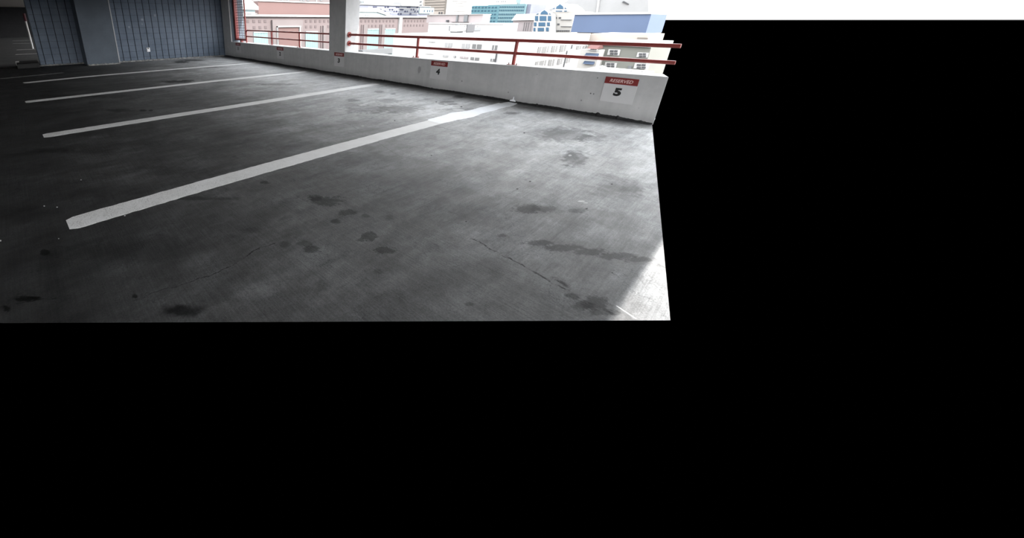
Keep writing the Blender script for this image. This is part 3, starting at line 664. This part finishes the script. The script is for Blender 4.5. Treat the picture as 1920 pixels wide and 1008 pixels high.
# 9 teal building
YT = 170.0
tl = thing('teal_building', 'teal block with dark square windows and a lighter finely windowed right wing', 'building', (-70, YT, GZ))
xc = onY(936, 20, YT).x; ztl = onY(936, 9.2, YT).z
MB().box(onY(883.5, 20, YT).x, xc, YT, YT+16, GZ, ztl).build('wall', K['teal'], tl)
MB().box(xc, onY(984.5, 20, YT).x, YT-.05, YT+16, GZ, ztl+.1).build('wing', K['teallight'], tl)
MB().box(onY(984.5, 20, YT).x, onY(992, 20, YT).x, YT+1, YT+16, GZ, ztl+.05).build('end_bay', K['lav'], tl)
for ri, yy in enumerate((14, 20.3, 27, 33.5, 40)):
    for x in (886.5, 892.3, 898.3, 905, 911, 917.5, 924, 930):
        xx = x-0.25*(yy-14)*0.6
        if (ri >= 2 and x < 900) or xx < 884.5: continue
        wall_rect_Y(YT, (xx-1.7, yy-1.3), (xx+1.7, yy+1.3), .1).build('window', K['tealwin'], tl)
for ri, yy in enumerate((13.2, 19.5, 27, 33.5, 40)):
    for k in range(14):
        x = 938.2+k*3.36-.15*(yy-13)
        if ri >= 3 and x > 965: continue
        wall_rect_Y(YT-.05, (x-.8, yy-1.5), (x+.8, yy+1.5), .1).build('window', K['tealwin'], tl)
MB().box(onY(916, 5, YT+5).x, onY(962, 5, YT+5).x, YT+5, YT+14, ztl, onY(940, 5.2, YT+5).z).build('plant_room', K['cream'], tl)
for x in (931, 934, 940, 943, 947): wall_rect_Y(YT+4.9, (x, 1.5), (x+1.5, 4.5), .1).build('vent', K['grey'], tl)
MB().box(onY(967, 2, YT+9).x, onY(976, 2, YT+9).x, YT+9, YT+14, ztl, 30).build('stair_tower', K['cyanpale'], tl)

# 10 white building across the alley: corner towards us
YC = 40.0
cnr = onY(969, 71, YC); zr = cnr.z; XR = cnr.x
xl = onY(738, 64, YC).x; ybk = onX(1108, 62, XR).y
wb = thing('white_building', 'big white flat roofed building with grey windows just beyond the right railing', 'building', ((xl+XR)/2, (YC+ybk)/2, GZ))
MB().box(xl, XR, YC, ybk, GZ, zr).build('wall', K['white'], wb)
for p0, p1, kk in (((835,80),(847,88.5),'palegrey'),((867,81.5),(880,91),'palegrey'),((886.5,82.5),(902,92),'wingrey'),((924,84.5),(931.5,94),'wingrey'),((804,77.8),(816,79.2),'palegrey'),
                   ((798,100.5),(813,102),'palegrey'),((831,103),(840,107),'palegrey'),((863,105.5),(877.5,110),'palepink'),((883,107),(898,113.5),'wingrey'),((920.5,109.8),(927.5,115.5),'wingrey'),((851.5,104.5),(854.5,108),'grey')):
    w = wall_rect_Y(YC, p0, p1, .06).build('window', K[kk], wb)
    a, b_ = onY(*p0, YC), onY(*p1, YC); f = MB(); xm = (a.x+b_.x)/2; f.box(xm-.04, xm+.04, YC-.1, YC, min(a.z, b_.z), max(a.z, b_.z)); f.build('mullion', K['white'], w).location = (0, 0, 0)
for p0, p1 in (((1009,88),(1017,99)),((1019.5,87),(1027,98)),((1035,86),(1043,97)),((1051,84.5),(1059,96)),((1004,115.5),(1012,123)),((1014,114),(1022,123)),((1029,112),(1037,123)),((1046,110),(1052,120)),((1061,108),(1067,117)),((1081,86),(1088,92)),((1093,85.5),(1098,90))):
    w = wall_rect_X(XR, p0, p1, .06).build('window', K['wingrey'], wb)
    a, b_ = onX(*p0, XR), onX(*p1, XR); f = MB(); ym = (a.y+b_.y)/2; f.box(XR, XR+.1, ym-.06, ym+.06, min(a.z, b_.z), max(a.z, b_.z)); f.build('mullion', K['white'], w).location = (0, 0, 0)
a, b_ = onY(932.6, 95, YC), onY(930.5, 119, YC); MB().box(a.x-.05, a.x+.05, YC-.12, YC+.05, b_.z, a.z).build('downpipe', K['greydark'], wb)
for x, y0, y1 in ((1062.5, 95, 130), (1072, 84, 92)):
    a, b_ = onX(x, y0, XR), onX(x-6, y1, XR); MB().box(XR-.05, XR+.14, a.y-.07, a.y+.07, b_.z, a.z).build('downpipe', K['grey'], wb)
# its taller rear part with the pale pink storey
YD = ybk+1.0
rb = thing('rear_building', 'long pale pink rooftop storey above a white ledge behind the white building', 'building', (-50, YD+5, GZ))
zd = onY(870, 43.0, YD).z
MB().box(onY(803, 50, YD).x, onY(944.5, 45, YD).x, YD, YD+5, GZ, zd).build('wall', K['white'], rb)
wall_rect_Y(YD, (803, 44.3), (944, 46.0), .12).build('shadow_band', K['palepink'], rb)
YD2 = YD+1.5
MB().box(onY(800, 35, YD2).x, onY(905, 35, YD2).x, YD2, YD2+2.5, zd, onY(850, 27.8, YD2).z).build('upper_wall', K['palepink'], rb)
MB().box(onY(800, 35, YD2).x, onY(905.5, 35, YD2).x, YD2-.3, YD2+2.7, onY(850, 27.8, YD2).z, onY(850, 27.0, YD2).z).build('coping', K['white'], rb)
for x0, x1 in ((857.5, 858.6), (872, 877)): wall_rect_Y(YD2, (x0, 28.6), (x1, 41.5), .3).build('downpipe', K['grey'], rb)
for x0, x1 in ((848, 861), (863, 870), (872, 879)): wall_rect_Y(YD2, (x0, 41), (x1, 42), .3).build('vent', K['winmauve'], rb)
wall_rect_Y(YD2, (839.5, 37.5), (841.7, 41.3), .6).build('door', K['greydark'], rb)
# machinery on the white roof
def on_roof(x, y): return onZ(x, y, zr)
MECH = [(856, 61, 24, 6, 3.0, 'palegrey', 'long pale air handling unit on the white roof'), (848, 57.5, 3, 3, 2.4, 'grey', 'small tilted grey duct on the white roof beside the long unit'),
        (881, 61.5, 4, 3, 3.4, 'greydark', 'dark grey rooftop fan unit right of the long pale unit'), (894, 59, 3.5, 2, 2.0, 'grey', 'thin grey rooftop duct rightmost on the white roof'), (870, 59, 8, 3, 2.0, 'cream', 'cream rooftop box behind the dark fan unit')]
for (x, y, wpx, dd, hh, kk, lab) in MECH:
    c = on_roof(x, y); sx = abs(on_roof(x+wpx/2, y).x-on_roof(x-wpx/2, y).x)*.45; hgt = hh*0.33
    t = thing('rooftop_unit', lab, 'rooftop unit', (c.x, c.y, zr), 'machinery on the white roof')
    MB().box(c.x-sx, c.x+sx, c.y-1.0, c.y+1.0, zr+.12, zr+hgt).build('casing', K[kk], t, bevel=0.05)
    MB().box(c.x-sx*.9, c.x+sx*.9, c.y-.9, c.y+.9, zr, zr+.12).build('base', K['greydark'], t)
    MB().tube([(c.x, c.y, zr+hgt-.02), (c.x, c.y, zr+hgt+.18)], min(.5, sx*.6), 14).build('fan_cowl', K['grey'], t)

# 11 white hipped hall with columns
YH = 130.0
hh_ = thing('hall_building', 'white hip roofed hall with tall grey columns left of the blue glazed gable', 'building', (-40, YH+5, GZ))
za = onY(980, 38, YH).z
MB().box(onY(961, 45, YH).x, onY(1001, 45, YH).x, YH, YH+14, GZ, za).build('wall', K['palepink'], hh_)
A = [onY(959, 38.2, YH-.6), onY(1003, 37.5, YH-.6)]; T0, T1 = onY(968, 26.5, YH+7), onY(1004, 25.8, YH+7)
MB().add([A[0], A[1], Vector((A[1].x, YH+14, A[1].z)), Vector((A[0].x, YH+14, A[0].z)), T0, T1], [[0, 1, 5, 4], [1, 2, 5], [2, 3, 4, 5], [3, 0, 4], [3, 2, 1, 0]]).build('roof', K['white'], hh_)
for x in (983, 987, 991, 996): wall_rect_Y(YH, (x+.9, 42), (x-1.6, 58), .2).build('column', K['grey'], hh_)
wall_rect_Y(YH, (944, 50.5), (961, 57.5), .5).build('low_wing', K['cream'], hh_)
for k in range(3): wall_rect_Y(YH-.5, (946+k*5, 55.5), (949.5+k*5, 57.2), .1).build('window', K['greydark'], hh_)
MB().box(onY(1001, 45, YH).x-.1, onY(1001, 45, YH).x+6, YH+4, YH+12, GZ, za-.5).build('rear_wing', K['white'], hh_)
# 12 gabled atrium building with blue glass
YG = 112.0
gb = thing('gabled_building', 'white gabled building with blue glass atrium and small square windows', 'building', (-28, YG+6, GZ))
def P_(x, y, Y=YG): return onY(x, y, Y)
MB().prism([P_(999, 62), P_(1037, 62), P_(1036.5, 27.5), P_(1021, 17.5), P_(1002, 28)], (0, 2, 0)).build('gable_wall', K['white'], gb)
def pane(pts, mat='bluewin'): MB().prism([P_(x, y)+Vector((0, -.12, 0)) for x, y in pts], (0, .2, 0)).build('window', K[mat], gb)
pane([(1013.5, 27), (1028, 27), (1026.5, 23), (1021, 18.8), (1015, 23)])
pane([(1005, 27.2), (1009.5, 27.2), (1009.5, 24.6)]); pane([(1030, 27), (1033.5, 27), (1030, 24.4)])
for x0, x1, y0, y1 in ((1003.5, 1009, 30, 39), (1012, 1024.5, 30, 39), (1027.5, 1033.5, 30, 39), (1001.5, 1006, 42, 49), (1010, 1022.5, 42, 49), (1026, 1031, 42, 48.5), (1000.5, 1004, 52, 58.5), (1008.5, 1020, 52, 58.5), (1024, 1029, 51.5, 58.5)):
    pane([(x0, y1), (x1, y1), (x1, y0), (x0, y0)])
YG2 = YG+2.2
MB().prism([onY(1033, 62, YG2), onY(1071, 62, YG2), onY(1077, 21, YG2), onY(1033, 22, YG2)], (0, 14, 0)).build('side_wall', K['cream'], gb)
MB().prism([onY(1034, 23, YG2-.1), onY(1067, 22, YG2-.1), onY(1062, 15, YG2-.1), onY(1050.5, 6.5, YG2-.1), onY(1038, 16, YG2-.1)], (0, 12, 0)).build('upper_gable', K['white'], gb)
def pane2(pts, mat='bluewin'): MB().prism([onY(x, y, YG2-.1)+Vector((0, -.12, 0)) for x, y in pts], (0, .2, 0)).build('window', K[mat], gb)
pane2([(1042.5, 16.6), (1056.5, 16.6), (1055.5, 12), (1050.5, 8), (1044, 12)]); pane2([(1036.5, 17), (1040, 17), (1040, 14.5)]); pane2([(1059, 16.5), (1063, 16.3), (1059.5, 13.8)])
pane2([(1042, 21.6), (1054, 21.6), (1054, 20), (1042, 20)]); pane2([(1058, 21.6), (1063, 21.4), (1063, 19.8), (1058, 20)])
for x0, y0 in ((1040.3, 32), (1047.8, 32), (1038, 44), (1045, 44)): MB().prism([onY(x, y, YG2)+Vector((0, -.1, 0)) for x, y in ((x0, y0+3.2), (x0+4.2, y0+3.2), (x0+4.2, y0), (x0, y0))], (0, .2, 0)).build('window', K['greydark'], gb)
for y0 in (36.5, 49): wall_rect_Y(YG2, (1052, y0), (1072, y0+1), .3).build('band', K['grey'], gb)
for k in range(9): wall_rect_Y(YG2, (1033.5+k*4, 56.5), (1036+k*4, 59), .2).build('window', K['greydark'], gb)
# 13 blue wall
YBl = 86.0
bl = thing('blue_building', 'windowless periwinkle blue wall at the far right above the railing', 'building', (-10, YBl+6, GZ))
a, b_ = onY(1074, 44, YBl), onY(1216, 44, YBl); zb0, zb1 = onY(1130, 61.5, YBl).z, onY(1130, 27.3, YBl).z
MB().box(a.x, b_.x, YBl, YBl+12, zb0, zb1).build('wall', K['blue'], bl)
MB().box(a.x-.2, b_.x, YBl-.25, YBl+12.2, zb1, zb1+.35).build('coping', K['white'], bl)
MB().box(a.x+1, b_.x, YBl+.4, YBl+11.6, GZ, zb0).build('plinth', K['tan'], bl)
tn = thing('tan_building', 'low tan building under the blue wall at the right edge', 'building', (-12, 64, GZ))
YN = 62.0
MB().box(onY(1107, 70, YN).x, onY(1214, 70, YN).x, YN, YN+9, GZ, onY(1150, 64, YN).z).build('wall', K['beige'], tn)
wall_rect_Y(YN, (1196, 70), (1214, 76), .2).build('hatch', K['beigedark'], tn)
wall_rect_Y(YN, (1120, 76.5), (1190, 79), 1.4).build('awning', K['white'], tn)
# 14 great white roof at top right
YR = 180.0
wr = thing('white_roof_hall', 'huge pale white hipped roof filling the top right behind the blue wall', 'building', (-20, YR+10, GZ))
pts = [onY(1022, 40, YR), onY(1022, 21, YR), onY(1062, 3, YR), onY(1078, -14, YR), onY(1216, -20, YR), onY(1216, 40, YR)]
MB().prism(pts, (0, 24, 0)).build('roof', K['palegrey'], wr)
MB().prism([onY(1118, 27, YR)+Vector((0, -.5, 0)), onY(1121, 27, YR)+Vector((0, -.5, 0)), onY(1126, -6, YR)+Vector((0, -.5, 0)), onY(1122, -6, YR)+Vector((0, -.5, 0))], (0, .6, 0)).build('ridge', K['white'], wr)
MB().prism([onY(1167, 4, YR)+Vector((0, -.5, 0)), onY(1179, 8.5, YR)+Vector((0, -.5, 0)), onY(1179, 7, YR)+Vector((0, -.5, 0)), onY(1170, 2, YR)+Vector((0, -.5, 0))], (0, .6, 0)).build('vent', K['greydark'], wr)
# 15 sage house with white windows, navy awnings and red roof
YS = 46.0
sg = thing('sage_house', 'grey green house with white framed windows seen through the right railing', 'building', (-10, YS+4, GZ))
zs_ = onY(1160, 86, YS).z
MB().box(onY(1120, 105, YS).x, onY(1216, 105, YS).x, YS, YS+9, GZ, zs_).build('wall', K['sage'], sg)
MB().box(onY(1119, 105, YS).x, onY(1216, 105, YS).x, YS-.25, YS+9.2, zs_, zs_+.3).build('eaves', K['white'], sg)
for x0, x1, y0, y1 in ((1141.5, 1161, 92, 104), (1135.5, 1155, 116.5, 127), (1191, 1214, 118, 130), (1196, 1214, 98, 108)):
    w = wall_rect_Y(YS, (x0, y0), (x1, y1), .08).build('window', K['white'], sg)
    for q0, q1 in ((.18, .46), (.58, .84)):
        for r0, r1 in ((.14, .48), (.56, .88)):
            wall_rect_Y(YS, (x0+(x1-x0)*q0, y0+(y1-y0)*r0), (x0+(x1-x0)*q1, y0+(y1-y0)*r1), .14).build('pane', K['greydark'], w).location = (0, 0, 0)
wall_rect_Y(YS, (1178.5, 123), (1184, 129), .1).build('vent', K['grey'], sg)
aw = thing('awning_house', 'pale house with two navy awnings and small red roof beside the sage house', 'building', (-14, YS-1, GZ))
YA = YS-1.9
MB().box(onY(1086, 105, YA).x, onY(1122, 105, YA).x, YA, YA+1.6, GZ, onY(1100, 93, YA).z).build('wall', K['cream'], aw)
for x0, x1, y0, y1 in ((1099, 1122, 99, 106.5), (1096, 1114, 114, 120.5)):
    a, b_ = onY(x0, y0, YA), onY(x1, y1, YA)
    MB().prism([(a.x, YA, a.z), (a.x, YA-.35, b_.z), (a.x, YA, b_.z)], (b_.x-a.x, 0, 0)).build('awning', K['navy'], aw)
a, b_ = onY(1103, 91, YA), onY(1123, 84, YA)
MB().prism([(a.x, YA-.3, a.z), (a.x, YA+.8, b_.z+.1), (a.x, YA+1.7, a.z)], (b_.x-a.x, 0, 0)).build('roof', K['redroof'], aw)
wall_rect_Y(YA, (1108, 90), (1119, 96), .1).build('window', K['palegrey'], aw)
# 16 skylight frame just below the parapet
YK = 20.0
sk = thing('roof_skylight', 'white framed row of grey panes just beyond the wall above sign five', 'skylight', (-4, YK+1, GZ))
ska, skb = onY(1112, 128, YK), onY(1214, 134, YK); zk = ska.z
MB().box(ska.x, skb.x, YK-1.0, YK+.8, zk-1.6, zk-.12).build('kerb', K['palegrey'], sk)
n = 5
for k in range(n):
    u0 = ska.x+(skb.x-ska.x)*k/n; u1 = ska.x+(skb.x-ska.x)*(k+1)/n
    MB().box(u0+.06, u1-.06, YK-.9, YK+.7, zk-.12, zk-.06).build('pane', K['grey'], sk)
f = MB()
for k in range(n+1):
    u0 = ska.x+(skb.x-ska.x)*k/n; f.box(u0-.06, u0+.06, YK-1.0, YK+.8, zk-.13, zk)
f.box(ska.x-.06, skb.x+.06, YK+.7, YK+.9, zk-.13, zk); f.box(ska.x-.06, skb.x+.06, YK-1.1, YK-.9, zk-.13, zk); f.build('frame', K['white'], sk)
gr_ = thing('grey_roof', 'dark grey sloping roof below the awnings at the right', 'roof', (-10, 34, GZ))
YQ = 30.0
MB().prism([onY(1086, 131, YQ), onY(1130, 122, YQ+3), onY(1150, 131, YQ+6), onY(1150, 140, YQ)], (0, 0, -3)).build('slope', K['grey'], gr_)
